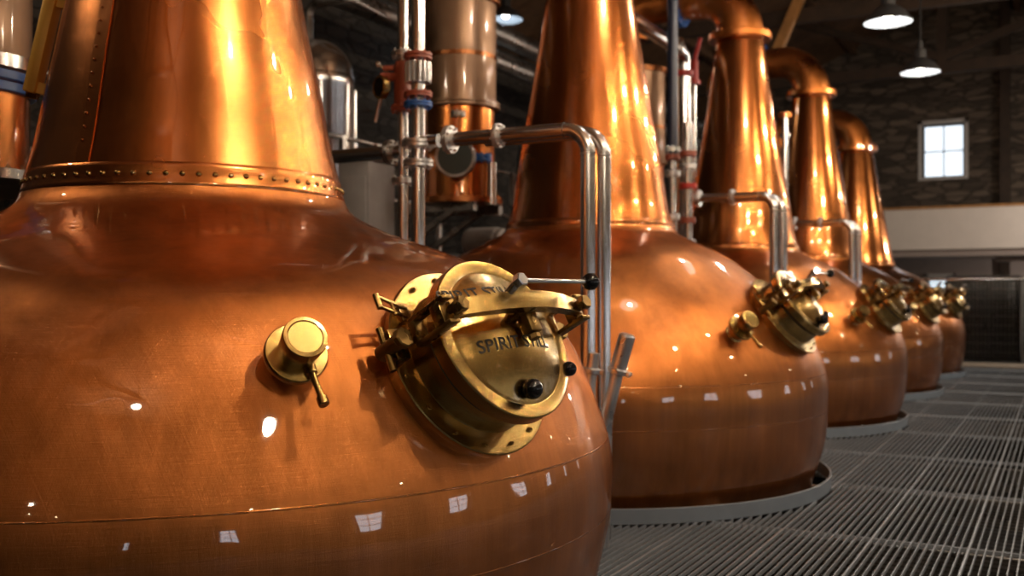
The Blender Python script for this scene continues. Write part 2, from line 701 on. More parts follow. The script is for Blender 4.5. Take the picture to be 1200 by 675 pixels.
for i, yt in enumerate((-4.0, 1.5, 7.0, 12.5, 18.0, 23.5)):
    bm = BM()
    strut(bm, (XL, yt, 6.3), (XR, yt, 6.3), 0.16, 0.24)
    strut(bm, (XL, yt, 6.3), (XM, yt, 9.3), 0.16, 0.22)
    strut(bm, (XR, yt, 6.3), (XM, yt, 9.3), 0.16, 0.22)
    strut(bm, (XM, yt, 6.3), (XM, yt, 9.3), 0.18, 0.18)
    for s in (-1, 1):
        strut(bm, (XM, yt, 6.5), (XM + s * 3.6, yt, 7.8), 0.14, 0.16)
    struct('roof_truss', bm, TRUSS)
bm = BM()
for xx in (-7.3, -5.0, -2.9, -1.0, 1.3, 3.3):
    z = 6.2 + 3.2 * (1 - abs(xx - XM) / (XR - XM)) - 0.1
    box(bm, (xx, (YN + YE) / 2, z), (0.14, YE - YN, 0.16))
struct('roof_purlin', bm, WOOD_D)
bm = BM()
strut(bm, (-4.36, 17.85, 5.72), (-3.66, 17.85, 7.3), 0.16, 0.16)
struct('roof_brace', bm, WOOD_L)
bm = BM()
box(bm, (-1.28, YE - 0.20, 4.5), (0.24, 0.30, 9.0))
struct('wall_end_post', bm, TRUSS)

# end window
def window(name, axis, pos, a0, a1, z0, z1, nx, nz, pane_mat, depth=0.18):
    w = bpy.data.objects.new(name, None)
    C.objects.link(w)
    w['kind'] = 'structure'
    def put(bm, b0, b1, c0, c1, d0, d1):
        if axis == 'x':
            box(bm, (pos + (d0 + d1) / 2, (b0 + b1) / 2, (c0 + c1) / 2), (d1 - d0, b1 - b0, c1 - c0))
        else:
            box(bm, ((b0 + b1) / 2, pos + (d0 + d1) / 2, (c0 + c1) / 2), (b1 - b0, d1 - d0, c1 - c0))
    t = 0.05
    bm = BM()
    for (b0, b1, c0, c1) in ((a0, a0 + t, z0, z1), (a1 - t, a1, z0, z1), (a0 + t, a1 - t, z0, z0 + t), (a0 + t, a1 - t, z1 - t, z1)):
        put(bm, b0, b1, c0, c1, depth, depth + 0.07)
    for i in range(1, nx):
        xx = a0 + (a1 - a0) * i / nx
        put(bm, xx - 0.016, xx + 0.016, z0 + t, z1 - t, depth + 0.01, depth + 0.06)
    for i in range(1, nz):
        zz = z0 + (z1 - z0) * i / nz
        put(bm, a0 + t, a1 - t, zz - 0.016, zz + 0.016, depth + 0.01, depth + 0.06)
    obj('window_frame', bm, FRAMEM, w, smooth=False)
    bm = BM()
    put(bm, a0 + 0.01, a1 - 0.01, z0 + 0.01, z1 - 0.01, depth + 0.035, depth + 0.045)
    obj('window_pane', bm, pane_mat, w, smooth=False)
    bm = BM()
    put(bm, a0 - 0.09, a0, z0 - 0.02, z1 + 0.09, -0.02, depth + 0.07)
    put(bm, a1, a1 + 0.09, z0 - 0.02, z1 + 0.09, -0.02, depth + 0.07)
    put(bm, a0 - 0.09, a1 + 0.09, z1, z1 + 0.09, -0.02, depth + 0.07)
    put(bm, a0 - 0.09, a1 + 0.09, z0 - 0.06, z0, -0.03, depth + 0.07)
    obj('window_reveal', bm, REVEAL, w, smooth=False)
    return w


window('window_1', 'y', YE, *END_WIN, 2, 2, PANE)
for i, (a0, a1, z0, z1) in enumerate(SIDE_WINS):
    window('window_%d' % (i + 2), 'x', XR, a0, a1, z0, z1, 2, 3, PANE_S)

# mezzanine across the far end
bm = BM()
box(bm, ((XL + XR) / 2, 26.1, 3.02), (XR - XL, 0.2, 0.96))
struct('wall_balcony', bm, PLASTER)
bm = BM()
box(bm, ((XL + XR) / 2, 26.1, 3.53), (XR - XL, 0.30, 0.06), bev=0.01)
struct('trim_2', bm, WOOD_L)
bm = BM()
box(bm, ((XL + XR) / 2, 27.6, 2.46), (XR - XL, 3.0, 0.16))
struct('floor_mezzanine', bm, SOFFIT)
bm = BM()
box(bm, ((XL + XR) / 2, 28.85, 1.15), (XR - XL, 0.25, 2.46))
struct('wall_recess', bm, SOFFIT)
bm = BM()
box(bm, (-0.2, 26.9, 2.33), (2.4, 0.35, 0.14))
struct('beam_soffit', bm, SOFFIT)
window('window_11', 'y', 28.70, -3.10, -2.50, 1.60, 1.92, 1, 2, PANE, depth=-0.03)
window('window_12', 'y', 28.70, -4.45, -4.15, 1.66, 1.92, 1, 1, PANE, depth=-0.03)

# ------------------------------------------------------------------ stills
Z1 = [0, .1, .35, .6, .85, 1.05, 1.25, 1.4, 1.55, 1.68, 1.78, 1.86, 1.93, 2.0]
R1 = [1.76, 1.791, 1.845, 1.894, 1.886, 1.82, 1.735, 1.64, 1.474, 1.162, .878, .730, .688, .671]
N1 = ([2.0, 2.1, 2.4, 2.8, 3.95, 4.6], [.671, .645, .586, .505, .365, .285])
Z2 = [0, .1, .35, .6, .85, 1.05, 1.25, 1.4, 1.55, 1.68, 1.78, 1.86, 1.93, 2.0, 2.06]
R2 = [1.78, 1.813, 1.885, 1.907, 1.905, 1.84, 1.715, 1.595, 1.44, 1.28, 1.149, 1.003, .853, .725, .690]


def frame_mtx(P, az, el):
    w = Vector((math.cos(el) * math.cos(az), math.cos(el) * math.sin(az), math.sin(el)))
    e1 = Vector((0, 0, 1)).cross(w).normalized()
    e2 = w.cross(e1)
    m = Matrix((e1, e2, w)).transposed().to_4x4()
    return Matrix.Translation(Vector(P)) @ m


DOME_R, DOME_Z, DOME_H = 0.236, 0.205, 0.062


def dome_z(r):
    t = min(r / DOME_R, 1.0)
    return DOME_Z + DOME_H * (1 - t * t)


def lettering_mesh(text, size):
    cu = bpy.data.curves.new('lettering_source', 'FONT')
    cu.body = text
    cu.size = size
    cu.align_x = 'CENTER'
    cu.align_y = 'CENTER'
    cu.space_character = 1.05
    cu.offset = 0.0007
    cu.resolution_u = 4
    to = bpy.data.objects.new('lettering_source', cu)
    C.objects.link(to)
    dg = bpy.context.evaluated_depsgraph_get()
    me = bpy.data.meshes.new_from_object(to.evaluated_get(dg))
    bpy.data.objects.remove(to)
    bpy.data.curves.remove(cu)
    bm = BM()
    bm.from_mesh(me)
    bpy.data.meshes.remove(me)
    bmesh.ops.triangulate(bm, faces=bm.faces)
    bmesh.ops.subdivide_edges(bm, edges=[e for e in bm.edges if e.calc_length() > 0.012], cuts=2)
    return bm


def manhole(still, mtx, detail):
    """brass manway: flange and collar, lid, yoke with clamps, screw handle, balls, lettering"""
    bm = BM()
    lathe(bm, [(0.30, -0.10), (0.322, -0.03), (0.322, 0.0), (0.335, 0.004), (0.338, 0.012), (0.338, 0.024), (0.334, 0.028), (0.262, 0.030), (0.258, 0.036), (0.258, 0.128), (0.20, 0.128)], 72, cap=False)
    mh = obj('manhole', bm, BRASS, still, mtx=mtx)
    for k in range(16):
        a = 2 * PI * (k + 0.3) / 16
        b2 = BM()
        hexbolt(b2, (0.308 * math.cos(a), 0.308 * math.sin(a), 0.027), (0, 0, 1), 0.0095 if k % 2 else 0.0075, 0.010)
        obj('flange_bolt', b2, BRASS, mh)
    b2 = BM()
    lathe(b2, [(0.20, 0.126), (0.264, 0.126), (0.268, 0.132), (0.268, 0.146), (0.264, 0.150), (0.20, 0.150)], 72, cap=False)
    obj('gasket', b2, RUBBER, mh)
    b2 = BM()
    prof = [(0.20, 0.148), (0.282, 0.148), (0.287, 0.153), (0.287, 0.199), (0.283, 0.204), (0.243, 0.2055), (0.2405, 0.2045), (0.2385, 0.2055)]
    for i in range(1, 13):
        r = DOME_R * math.cos(PI / 2 * i / 12) if i < 12 else 0.0
        prof.append((r, dome_z(r)))
    lathe(b2, prof, 96, cap=False)
    obj('lid', b2, BRASS, mh, angle=30)
    if detail:
        for yc, body in ((-0.047, 'SPIRIT STILL'), (0.146, 'SPIRIT STILL')):
            b2 = lettering_mesh(body, 0.062)
            for v in b2.verts:
                xx, yy = v.co.x * 0.94 + (-0.02 if yc < 0 else -0.085), v.co.y * 0.95 + yc
                r = math.hypot(xx, yy)
                v.co = Vector((xx, yy, dome_z(r) + 0.0012))
            obj('lettering', b2, INK, mh, smooth=False)
    # yoke: arched strap over the lid
    YO = 0.055
    b2 = BM()
    n = 20
    prev = None
    for i in range(n + 1):
        t = -1 + 2 * i / n
        xx = 0.312 * t
        zt = 0.305 + 0.062 * (1 - t * t)
        th = 0.030 + 0.008 * (1 - t * t)
        wd = 0.026 + 0.004 * (1 - t * t)
        ring = [b2.verts.new((xx, YO + sy * wd, zt - (th if lo else 0))) for sy, lo in ((-1, 0), (1, 0), (1, 1), (-1, 1))]
        if prev:
            for q in range(4):
                b2.faces.new((prev[q], prev[(q + 1) % 4], ring[(q + 1) % 4], ring[q]))
        else:
            b2.faces.new(ring)
        prev = ring
    b2.faces.new(prev)
    obj('yoke', b2, BRASS, mh, smooth=True, angle=25)
    # side arms from the brackets up to the strap, both ends
    for s in (-1, 1):
        b2 = BM()
        for sy in (-1, 1):
            box(b2, (s * 0.318, YO + sy * 0.040, 0.225), (0.042, 0.014, 0.17), bev=0.003)
        box(b2, (s * 0.318, YO, 0.150), (0.044, 0.070, 0.03), bev=0.003)
        box(b2, (s * 0.325, YO, 0.075), (0.022, 0.040, 0.15), bev=0.003)
        box(b2, (s * 0.335, YO, 0.050), (0.06, 0.105, 0.045), bev=0.005)
        box(b2, (s * 0.318, YO, 0.265), (0.046, 0.070, 0.045), bev=0.004)
        obj('yoke_arm', b2, BRASS_D, mh)
        b2 = BM()
        cyl(b2, (s * 0.300, YO, 0.29), (s * 0.300, YO, 0.325), 0.019, 20, bev=0.003)
        cyl(b2, (s * 0.300, YO, 0.325), (s * 0.300, YO, 0.350), 0.026, 6, bev=0.003)
        obj('clamp_nut', b2, BRASS_D, mh)
        b2 = BM()
        cyl(b2, (s * 0.378, YO - 0.012, 0.02), (s * 0.378, YO - 0.012, 0.125), 0.026, 24, bev=0.004)
        cyl(b2, (s * 0.378, YO - 0.012, 0.125), (s * 0.378, YO - 0.012, 0.150), 0.034, 8, bev=0.004)
        cyl(b2, (s * 0.385, YO - 0.085, 0.060), (s * 0.385, YO + 0.06, 0.060), 0.012, 16)
        obj('swing_bolt', b2, BRASS_D, mh)
    # middle screw block under the strap
    b2 = BM()
    box(b2, (0.02, YO - 0.045, 0.300), (0.055, 0.09, 0.045), bev=0.006)
    cyl(b2, (0.0, YO - 0.01, dome_z(0.06) - 0.004), (0.0, YO - 0.01, 0.36), 0.022, 20)
    cyl(b2, (0.02, YO - 0.092, 0.300), (0.02, YO - 0.112, 0.300), 0.019, 6, bev=0.003)
    obj('yoke_screw', b2, BRASS_D, mh)
    # handle: nut, rod and ball
    b2 = BM()
    cyl(b2, (-0.085, YO + 0.03, 0.352), (-0.085, YO + 0.04, 0.392), 0.016, 16)
    cyl(b2, (-0.085, YO + 0.04, 0.396), (-0.085, YO + 0.04, 0.426), 0.024, 6, bev=0.003)
    obj('handle_nut', b2, STEEL, mh)
    b2 = BM()
    cyl(b2, (-0.085, YO + 0.04, 0.412), (0.262, YO + 0.04, 0.410), 0.0075, 16)
    obj('handle_rod', b2, STEEL, mh)
    b2 = BM()
    ball(b2, (0.276, YO + 0.04, 0.410), 0.030, 28)
    obj('handle_ball', b2, BLACK, mh)
    for (bx, by, bz, br_) in ((-0.020, -0.203, 0.245, 0.034), (0.252, -0.131, 0.205, 0.026)):
        b2 = BM()
        cyl(b2, (bx * 0.93, by * 0.93, 0.198 if bz > 0.2 else 0.17), (bx, by, bz - 0.01), 0.008, 12)
        obj('knob_stem', b2, STEEL, mh)
        b2 = BM()
        ball(b2, (bx, by, bz), br_, 28)
        obj('lid_knob', b2, BLACK, mh)
    # hinge latch on the upper near side of the flange
    b2 = BM()
    for sy in (-1, 1):
        strut(b2, (-0.245, 0.165 + sy * 0.016, 0.062), (-0.372, 0.198 + sy * 0.018, 0.082), 0.008, 0.011)
    cyl(b2, (-0.374, 0.172, 0.083), (-0.374, 0.224, 0.083), 0.011, 14, bev=0.002)
    cyl(b2, (-0.310, 0.155, 0.072), (-0.310, 0.205, 0.072), 0.006, 10)
    box(b2, (-0.256, 0.166, 0.044), (0.040, 0.055, 0.040), bev=0.004)
    obj('hinge_latch', b2, BRASS, mh)
    return mh


def valve(still, mtx):
    bm = BM()
    lathe(bm, [(0.075, -0.06), (0.066, 0.0), (0.058, 0.006), (0.058, 0.052), (0.070, 0.056), (0.092, 0.060), (0.096, 0.066), (0.096, 0.080), (0.092, 0.086), (0.058, 0.088), (0.058, 0.120), (0.060, 0.122), (0.060, 0.126)], 56, cap=False)
    v = obj('relief_valve', bm, BRASS, still, mtx=mtx)
    b2 = BM()
    lathe(b2, [(0.050, 0.122), (0.061, 0.124), (0.066, 0.186), (0.064, 0.191), (0.053, 0.192), (0.050, 0.189), (0.0, 0.189)], 56, cap=False)
    obj('valve_cap', b2, BRASS, v)
    b2 = BM()
    cyl(b2, (0.030, -0.070, 0.100), (0.045, -0.170, 0.118), 0.0105, 18)
    cyl(b2, (0.043, -0.158, 0.116), (0.047, -0.186, 0.121), 0.0165, 18, bev=0.002)
    cyl(b2, (0.028, -0.050, 0.097), (0.031, -0.078, 0.101), 0.017, 18, bev=0.002)
    obj('valve_lever', b2, BRASS, v)
    return v


def swan_neck(still, z0, r0):
    """flange, elbow and arm leading away from the aisle to the condenser"""
    bm = BM()
    lathe(bm, [(r0, z0 - 0.03), (r0 + 0.085, z0 - 0.03), (r0 + 0.095, z0 - 0.02), (r0 + 0.095, z0 + 0.045), (r0 + 0.085, z0 + 0.055), (r0, z0 + 0.055)], 56, cap=False)
    for k in range(16):
        a = 2 * PI * k / 16
        hexbolt(bm, ((r0 + 0.062) * math.cos(a), (r0 + 0.062) * math.sin(a), z0 + 0.055), (0, 0, 1), 0.014, 0.014)
    obj('neck_flange', bm, COPPER_S, still)
    path, rad = [], []
    B = 0.50
    path.append((0, 0, z0 - 0.01)); rad.append(r0)
    path.append((0, 0, z0 + 0.06)); rad.append(r0)
    for i in range(1, 15):
        a = PI / 2 * i / 14
        path.append((-B + B * math.cos(a), 0, z0 + 0.06 + B * math.sin(a)))
        rad.append(r0 - 0.045 * i / 14)
    path.append((-0.72, 0, z0 + 0.06 + B)); rad.append(r0 - 0.048)
    bm = BM()
    sweep(bm, path, rad, 40)
    obj('swan_neck', bm, COPPER_S, still)
    za = z0 + 0.06 + B
    fb = obj('arm_flange', flange_bm((-0.76, 0, za), (1, 0, 0), r0 + 0.035, 0.045, 14, br=0.014), BLUE, still)
    bm = BM()
    sweep(bm, rounded_path([(-0.80, 0, za), (-1.44, 0, za - 0.02), (-1.44, 0, za - 0.42)], 0.30), r0 - 0.05, 32)
    obj('lyne_arm', bm, COPPER_S, still)


RIMS = []


def still(idx, label, x, y, pot, neck, top, mh, vl, detail):
    s = thing('pot_still', label, 'still', (x, y, 0), 0, 'copper pot stills in a row')
    prof = interp(pot[0], pot[1], 90)
    bm = BM()
    lathe(bm, [(0.0, 0.0)] + prof[:], 200, cap=False)
    obj('pot', bm, COPPER, s, angle=60)
    np_ = interp(neck[0], neck[1], 40)
    bm = BM()
    lathe(bm, np_, 128, cap=False)
    obj('neck', bm, COPPER2, s, angle=60)
    zb = neck[0][0]
    rb = neck[1][0]
    if detail:
        # riveted lap band at the foot of the neck and a riveted seam up it
        bm = BM()
        zc = zb - 0.036
        def rsurf(z):
            return radius_at(prof, z) if z < zb else radius_at(np_, z)
        p2 = [(rsurf(zc - 0.047) + 0.0002, zc - 0.047), (rsurf(zc - 0.045) + 0.0025, zc - 0.045)]
        p2 += [(rsurf(zc + 0.01 * q) + 0.003, zc + 0.01 * q) for q in (-3, -1.5, 0, 1.5, 3)]
        p2 += [(rsurf(zc + 0.045) + 0.0025, zc + 0.045), (rsurf(zc + 0.047) + 0.0002, zc + 0.047)]
        lathe(bm, p2, 128, cap=False)
        obj('rivet_band', bm, COPPER2, s, angle=60)
        bm = BM()
        for k in range(70):
            a = 2 * PI * k / 70
            c = Vector(((rsurf(zc) + 0.003) * math.cos(a), (rsurf(zc) + 0.003) * math.sin(a), zc))
            d = Vector((math.cos(a), math.sin(a), 0.2))
            m = axis_mtx(c, c + d)
            lathe(bm, [(0.0115, 0.0), (0.010, 0.004), (0.006, 0.0075), (0.0, 0.009)], 10, m, cap=False)
        o = obj('rivets', bm, BRASS, s)
        o['kind'] = 'stuff'
        bm = BM()
        a0 = math.radians(-80.5)
        prev = None
        for i in range(41):
            z = zb + 0.012 + (4.5 - zb) * i / 40
            r = radius_at(np_, z) + 0.004
            w = 0.030 / r
            ring = [bm.verts.new((rr * math.cos(a0 + w * q), rr * math.sin(a0 + w * q), z)) for rr, q in ((r - 0.006, -1), (r, -1), (r, 1), (r - 0.006, 1))]
            if prev:
                for q in range(3):
                    bm.faces.new((prev[q], prev[q + 1], ring[q + 1], ring[q]))
            prev = ring
        for k in range(46):
            z = zb + 0.10 + 0.055 * k
            r = radius_at(np_, z) + 0.004
            ww = 0.018 / r
            c = Vector((r * math.cos(a0 - ww), r * math.sin(a0 - ww), z))
            m = axis_mtx(c, c + Vector((math.cos(a0 - ww), math.sin(a0 - ww), 0.2)))
            lathe(bm, [(0.006, 0.0), (0.005, 0.003), (0.0, 0.005)], 8, m, cap=False)
        obj('neck_seam', bm, COPPER2, s)
        # brass sight frame on the back of the neck
        m = Matrix.Translation(Vector((-0.565, -0.265, 2.62))) @ Matrix.Rotation(math.radians(208), 4, 'Z') @ Matrix.Rotation(math.radians(-13), 4, 'Y')
        bm = BM()
        box(bm, (0.05, 0, 0), (0.06, 0.085, 0.46), m, bev=0.012)
        box(bm, (0.0, 0, 0.20), (0.10, 0.05, 0.05), m)
        box(bm, (0.0, 0, -0.20), (0.10, 0.05, 0.05), m)
        g = obj('sight_frame', bm, BRASS_LIT, s)
        for q in (-1, 1):
            bm = BM()
            cyl(bm, m @ Vector((0.07, 0, q * 0.235)), m @ Vector((0.02, 0, q * 0.235)), 0.02, 6)
            obj('frame_bolt', bm, BRASS_D, g)
    else:
        bm = BM()
        lathe(bm, [(radius_at(prof, zb - 0.03) + 0.001, zb - 0.03), (rb + 0.008, zb - 0.015), (rb + 0.012, zb), (rb + 0.006, zb + 0.015), (radius_at(np_, zb + 0.03), zb + 0.03)], 128, cap=False)
        obj('neck_joint', bm, COPPER2, s, angle=60)
    for zz in (0.885, 0.60):
        bm = BM()
        r = radius_at(prof, zz)
        lathe(bm, [(r - 0.002, zz - 0.006), (r + 0.0008, zz - 0.0015), (r + 0.0008, zz + 0.0015), (r - 0.002, zz + 0.006)], 200, cap=False)
        obj('weld_seam', bm, COPPER2, s)
    swan_neck(s, top, neck[1][-1])
    manhole(s, frame_mtx(mh[0], math.radians(mh[1]), math.radians(mh[2])), detail)
    valve(s, frame_mtx(vl[0], math.radians(vl[1]), math.radians(vl[2])))
    return s


still(0, 'nearest copper pot still, with riveted neck band and brass lid lettered SPIRIT STILL', STILL_X, STILL_Y[0], (Z1, R1), N1, 4.6,
      ((1.690, -0.400, 1.262), -13.4, 28.3), ((1.412, -0.969, 1.285), -34.5, 28.7), True)
NK = ([2.06, 2.19, 2.5, 2.88, 3.95, 4.6], [.690, .655, .605, .54, .366, .285])
NK5 = ([2.06, 2.19, 2.5, 2.88, 3.6, 4.22], [.690, .655, .600, .53, .40, .300])
LAB = ['second copper pot still from the front, behind the two tall steel steam pipes',
       'third copper pot still from the front, its neck flange near the roof brace',
       'fourth copper pot still from the front, its swan neck joined by a blue flange',
       'farthest and smallest looking copper pot still, nearest the white balcony']
for i in range(1, 5):
    nk = NK5 if i == 4 else NK
    still(i, LAB[i - 1], STILL_X - (0.02 if i == 1 else 0), STILL_Y[i], (Z2, R2), nk, nk[0][-1],
          ((1.652, -0.215, 1.325), -7.4, 37.5), ((1.490, -0.900, 1.222), -31.1, 34.0), False)
RL = ['grey steel kerb ring around the foot of the nearest copper still', 'grey steel kerb ring around the foot of the second copper still',
      'grey steel kerb ring around the foot of the third copper still', 'grey steel kerb ring around the foot of the fourth copper still',
      'grey steel kerb ring around the foot of the farthest copper still']
for i, y in enumerate(STILL_Y):
    bm = BM()
    lathe(bm, [(RING_R - 0.014, 0.0), (RING_R, 0.0), (RING_R, 0.098), (RING_R - 0.003, 0.101), (RING_R - 0.011, 0.101), (RING_R - 0.014, 0.098), (RING_R - 0.014, 0.0)], 160, cap=False)
    o = obj('kerb_ring', bm, RINGM)
    o.location = (STILL_X, y, 0)
    tag(o, RL[i], 'ring', 'kerb rings around the stills')

# ------------------------------------------------------------------ steam pipes between the stills
HZ = 2.47


def steam_set(ya, idx, xd, L=0.98):
    """risers, horizontal twin run and the drop at the aisle side"""
    names = ['between the first and second stills', 'between the second and third stills', 'between the third and fourth stills', 'between the fourth and fifth stills']
    wh = names[idx]
    for q, (dy, dx, dz) in enumerate(((0.0, 0.0, 0.0), (0.085, 0.065, -0.01))):
        t = thing('steam_pipe', ('front' if q == 0 else 'rear') + ' polished steel steam pipe bending down ' + wh, 'pipe', (xd + dx, ya + dy, 0), 0, 'steam pipes bending down beside the stills')
        bm = BM()
        bend = 0.15
        sweep(bm, rounded_path([(-L if q == 0 else -L + 0.18, 0, HZ + dz), (0, 0, HZ + dz), (0, 0, 0.05)], bend, 12), 0.044 if q == 0 else 0.040, 28)
        obj('pipe', bm, STEEL, t)
        for p, d in (((-bend, 0, HZ + dz), (1, 0, 0)), ((0, 0, HZ + dz - bend), (0, 0, 1))):
            dv = Vector(d)
            bm = BM()
            cyl(bm, Vector(p) - dv * 0.004, Vector(p) + dv * 0.004, 0.0452 if q == 0 else 0.0412, 28)
            obj('weld_bead', bm, STEEL_D, t)
        if q == 0:
            obj('flange', flange_bm((-L + 0.03, 0, HZ), (1, 0, 0), 0.088, 0.018, 8), SATIN, t)
            obj('flange', flange_bm((-L + 0.38, 0, HZ), (1, 0, 0), 0.075, 0.014, 8), SATIN, t)
    return


steam_set(5.5, 0, -2.45)
steam_set(10.1, 1, -2.50, 0.80)
steam_set(14.35, 2, -2.50, 0.80)


def riser(xc, yc, ztop, r, label, specs, extra=None):
    t = thing('riser_pipe', label, 'pipe', (xc, yc, 0), 0, 'vertical riser pipes behind the stills')
    bm = BM()
    cyl(bm, (0, 0, 0.0), (0, 0, ztop), r, 28)
    obj('pipe', bm, STEEL, t)
    for z, fr, ft, mat in specs:
        obj('flange', flange_bm((0, 0, z), (0, 0, 1), fr, ft, 8, br=0.009), mat, t)
    if extra:
        extra(t)
    return t


def sight(t):
    bm = BM()
    n = 14
    lathe(bm, [(0.060, 2.855), (0.064, 2.86), (0.064, 2.968), (0.060, 2.972)], 28)
    for k in range(n):
        a = 2 * PI * k / n
        cyl(bm, (0.074 * math.cos(a), 0.074 * math.sin(a), 2.85), (0.074 * math.cos(a), 0.074 * math.sin(a), 2.98), 0.014, 10)
    obj('bellows', bm, STEEL, t)
    bm = BM()
    cyl(bm, (0.0, 0, HZ), (0.16, 0, HZ), 0.044, 24)
    obj('tee_branch', bm, STEEL, t)


def gauge(t):
    bm = BM()
    lathe(bm, [(0.05, 2.71), (0.058, 2.72), (0.058, 3.00), (0.05, 3.03)], 24)
    obj('valve_body', bm, OXIDE, t)
    bm = BM()
    cyl(bm, (-0.02, -0.03, 2.93), (-0.13, -0.06, 2.93), 0.030, 18)
    cyl(bm, (-0.115, -0.06, 2.99), (-0.05, -0.03, 2.99), 0.018, 14)
    obj('valve_branch', bm, OXIDE, t)
    bm = BM()
    m = axis_mtx((-0.11, -0.05, 2.862), (-0.145, -0.13, 2.862))
    lathe(bm, [(0.0, 0.0), (0.070, 0.0), (0.078, 0.006), (0.078, 0.045), (0.070, 0.052), (0.062, 0.046), (0.0, 0.044)], 32, m, cap=False)
    obj('gauge_case', bm, BRASS, t)
    bm = BM()
    lathe(bm, [(0.0, 0.046), (0.061, 0.0465), (0.0, 0.049)], 32, m, cap=False)
    obj('gauge_face', bm, BLACK, t)
    bm = BM()
    ball(bm, (-0.16, -0.06, 3.02), 0.022, 14)
    cyl(bm, (-0.16, -0.06, 3.02), (-0.10, -0.03, 2.97), 0.010, 10)
    obj('vent_cock', bm, STEEL, t)
    bm = BM()
    cyl(bm, (-0.19, -0.05, 2.64), (-0.13, -0.06, 2.82), 0.016, 12)
    obj('drain_pipe', bm, STEEL, t)
    obj('cross_flange', flange_bm((-0.10, 0, 2.44), (1, 0, 0), 0.082, 0.020, 8), STEEL_D, t)
    bm = BM()
    cyl(bm, (-1.6, 0, 2.44), (0, 0, 2.44), 0.047, 24)
    obj('cross_pipe', bm, STEEL, t)


riser(-3.64, 5.5, 5.9, 0.045, 'thicker steel riser with red and blue flanges beside the copper condenser',
      [(3.02, 0.090, 0.020, OXIDE), (2.775, 0.092, 0.016, OXIDE), (2.712, 0.092, 0.016, BLUE), (2.46, 0.105, 0.024, SATIN), (2.335, 0.098, 0.022, SATIN)], sight)
riser(-3.84, 5.62, 5.9, 0.036, 'thinner steel riser with dark red valve and round gauge, left of the thicker riser',
      [(3.08, 0.076, 0.018, SATIN), (2.72, 0.080, 0.018, OXIDE), (2.245, 0.074, 0.016, SATIN)], gauge)
riser(-3.38, 10.1, 3.25, 0.045, 'steel riser with clustered flanges between the second and third stills',
      [(2.93, 0.085, 0.022, OXIDE), (2.80, 0.085, 0.022, SATIN), (2.60, 0.09, 0.02, RED), (2.25, 0.08, 0.022, OXIDE), (2.02, 0.08, 0.022, SATIN)])
t = riser(-3.58, 10.2, 2.98, 0.036, 'slim riser under the tall navy blue pipe between the second and third stills',
      [(2.92, 0.080, 0.022, OXIDE), (2.75, 0.08, 0.022, SATIN), (2.30, 0.078, 0.022, SATIN)])
t = thing('overhead_conduit', 'tall navy blue vertical pipe to the left of the third still', 'pipe', (-3.58, 10.2, 0))
bm = BM()
cyl(bm, (0, 0, 2.95), (0, 0, 6.2), 0.055, 28)
obj('pipe', bm, NAVY, t)
obj('flange', flange_bm((0, 0, 3.0), (0, 0, 1), 0.085, 0.02, 8), STEEL, t)
riser(-3.40, 14.35, 4.0, 0.045, 'steel riser with a copper flange between the third and fourth stills',
      [(3.98, 0.10, 0.03, COPPER2), (3.7, 0.08, 0.022, STEEL)])

# overhead pipe behind the second still that elbows down
t = thing('overhead_pipe', 'wide pale steel pipe sloping away overhead behind the second still', 'pipe', (-4.25, 0, 0))
bm = BM()
sweep(bm, rounded_path([(0, 4.5, 4.60), (0, 12.55, 4.57), (0, 12.55, 2.2)], 0.16, 10), 0.085, 28)
obj('pipe', bm, STEEL, t)
obj('flange', flange_bm((0, 12.55, 4.30), (0, 0, 1), 0.13, 0.03, 8), RED, t)
obj('flange', flange_bm((0, 12.2, 4.575), (0, 1, 0), 0.13, 0.03, 8), STEEL, t)
for q, (xx, zz, rr) in enumerate(((-7.2, 5.26, 0.15), (-7.2, 4.86, 0.13))):
    bm = BM()
    cyl(bm, (xx, 6.0, zz), (xx, 26.0, zz), rr, 28)
    o = obj('duct_pipe', bm, STEEL_D)
    tag(o, ('upper' if q == 0 else 'lower') + ' of two dull ducts running beside the left wall, seen past the pale condenser', 'duct', 'ducts along the left wall')
t = thing('red_valve', 'red lever valve on a thin pipe, left of the third still neck', 'valve', (-4.3, 13.1, 0.25))
bm = BM()
cyl(bm, (0, 0, 1.6), (0, 0, 4.30), 0.030, 16)
obj('pipe', bm, STEEL, t)
bm = BM()
cyl(bm, (0, 0, 4.05), (0, 0, 4.34), 0.055, 16)
cyl(bm, (0, 0, 4.34), (0.10, -0.05, 4.62), 0.030, 14)
cyl(bm, (0, 0, 4.02), (0, 0, 4.07), 0.085, 20)
obj('valve_body', bm, RED, t)

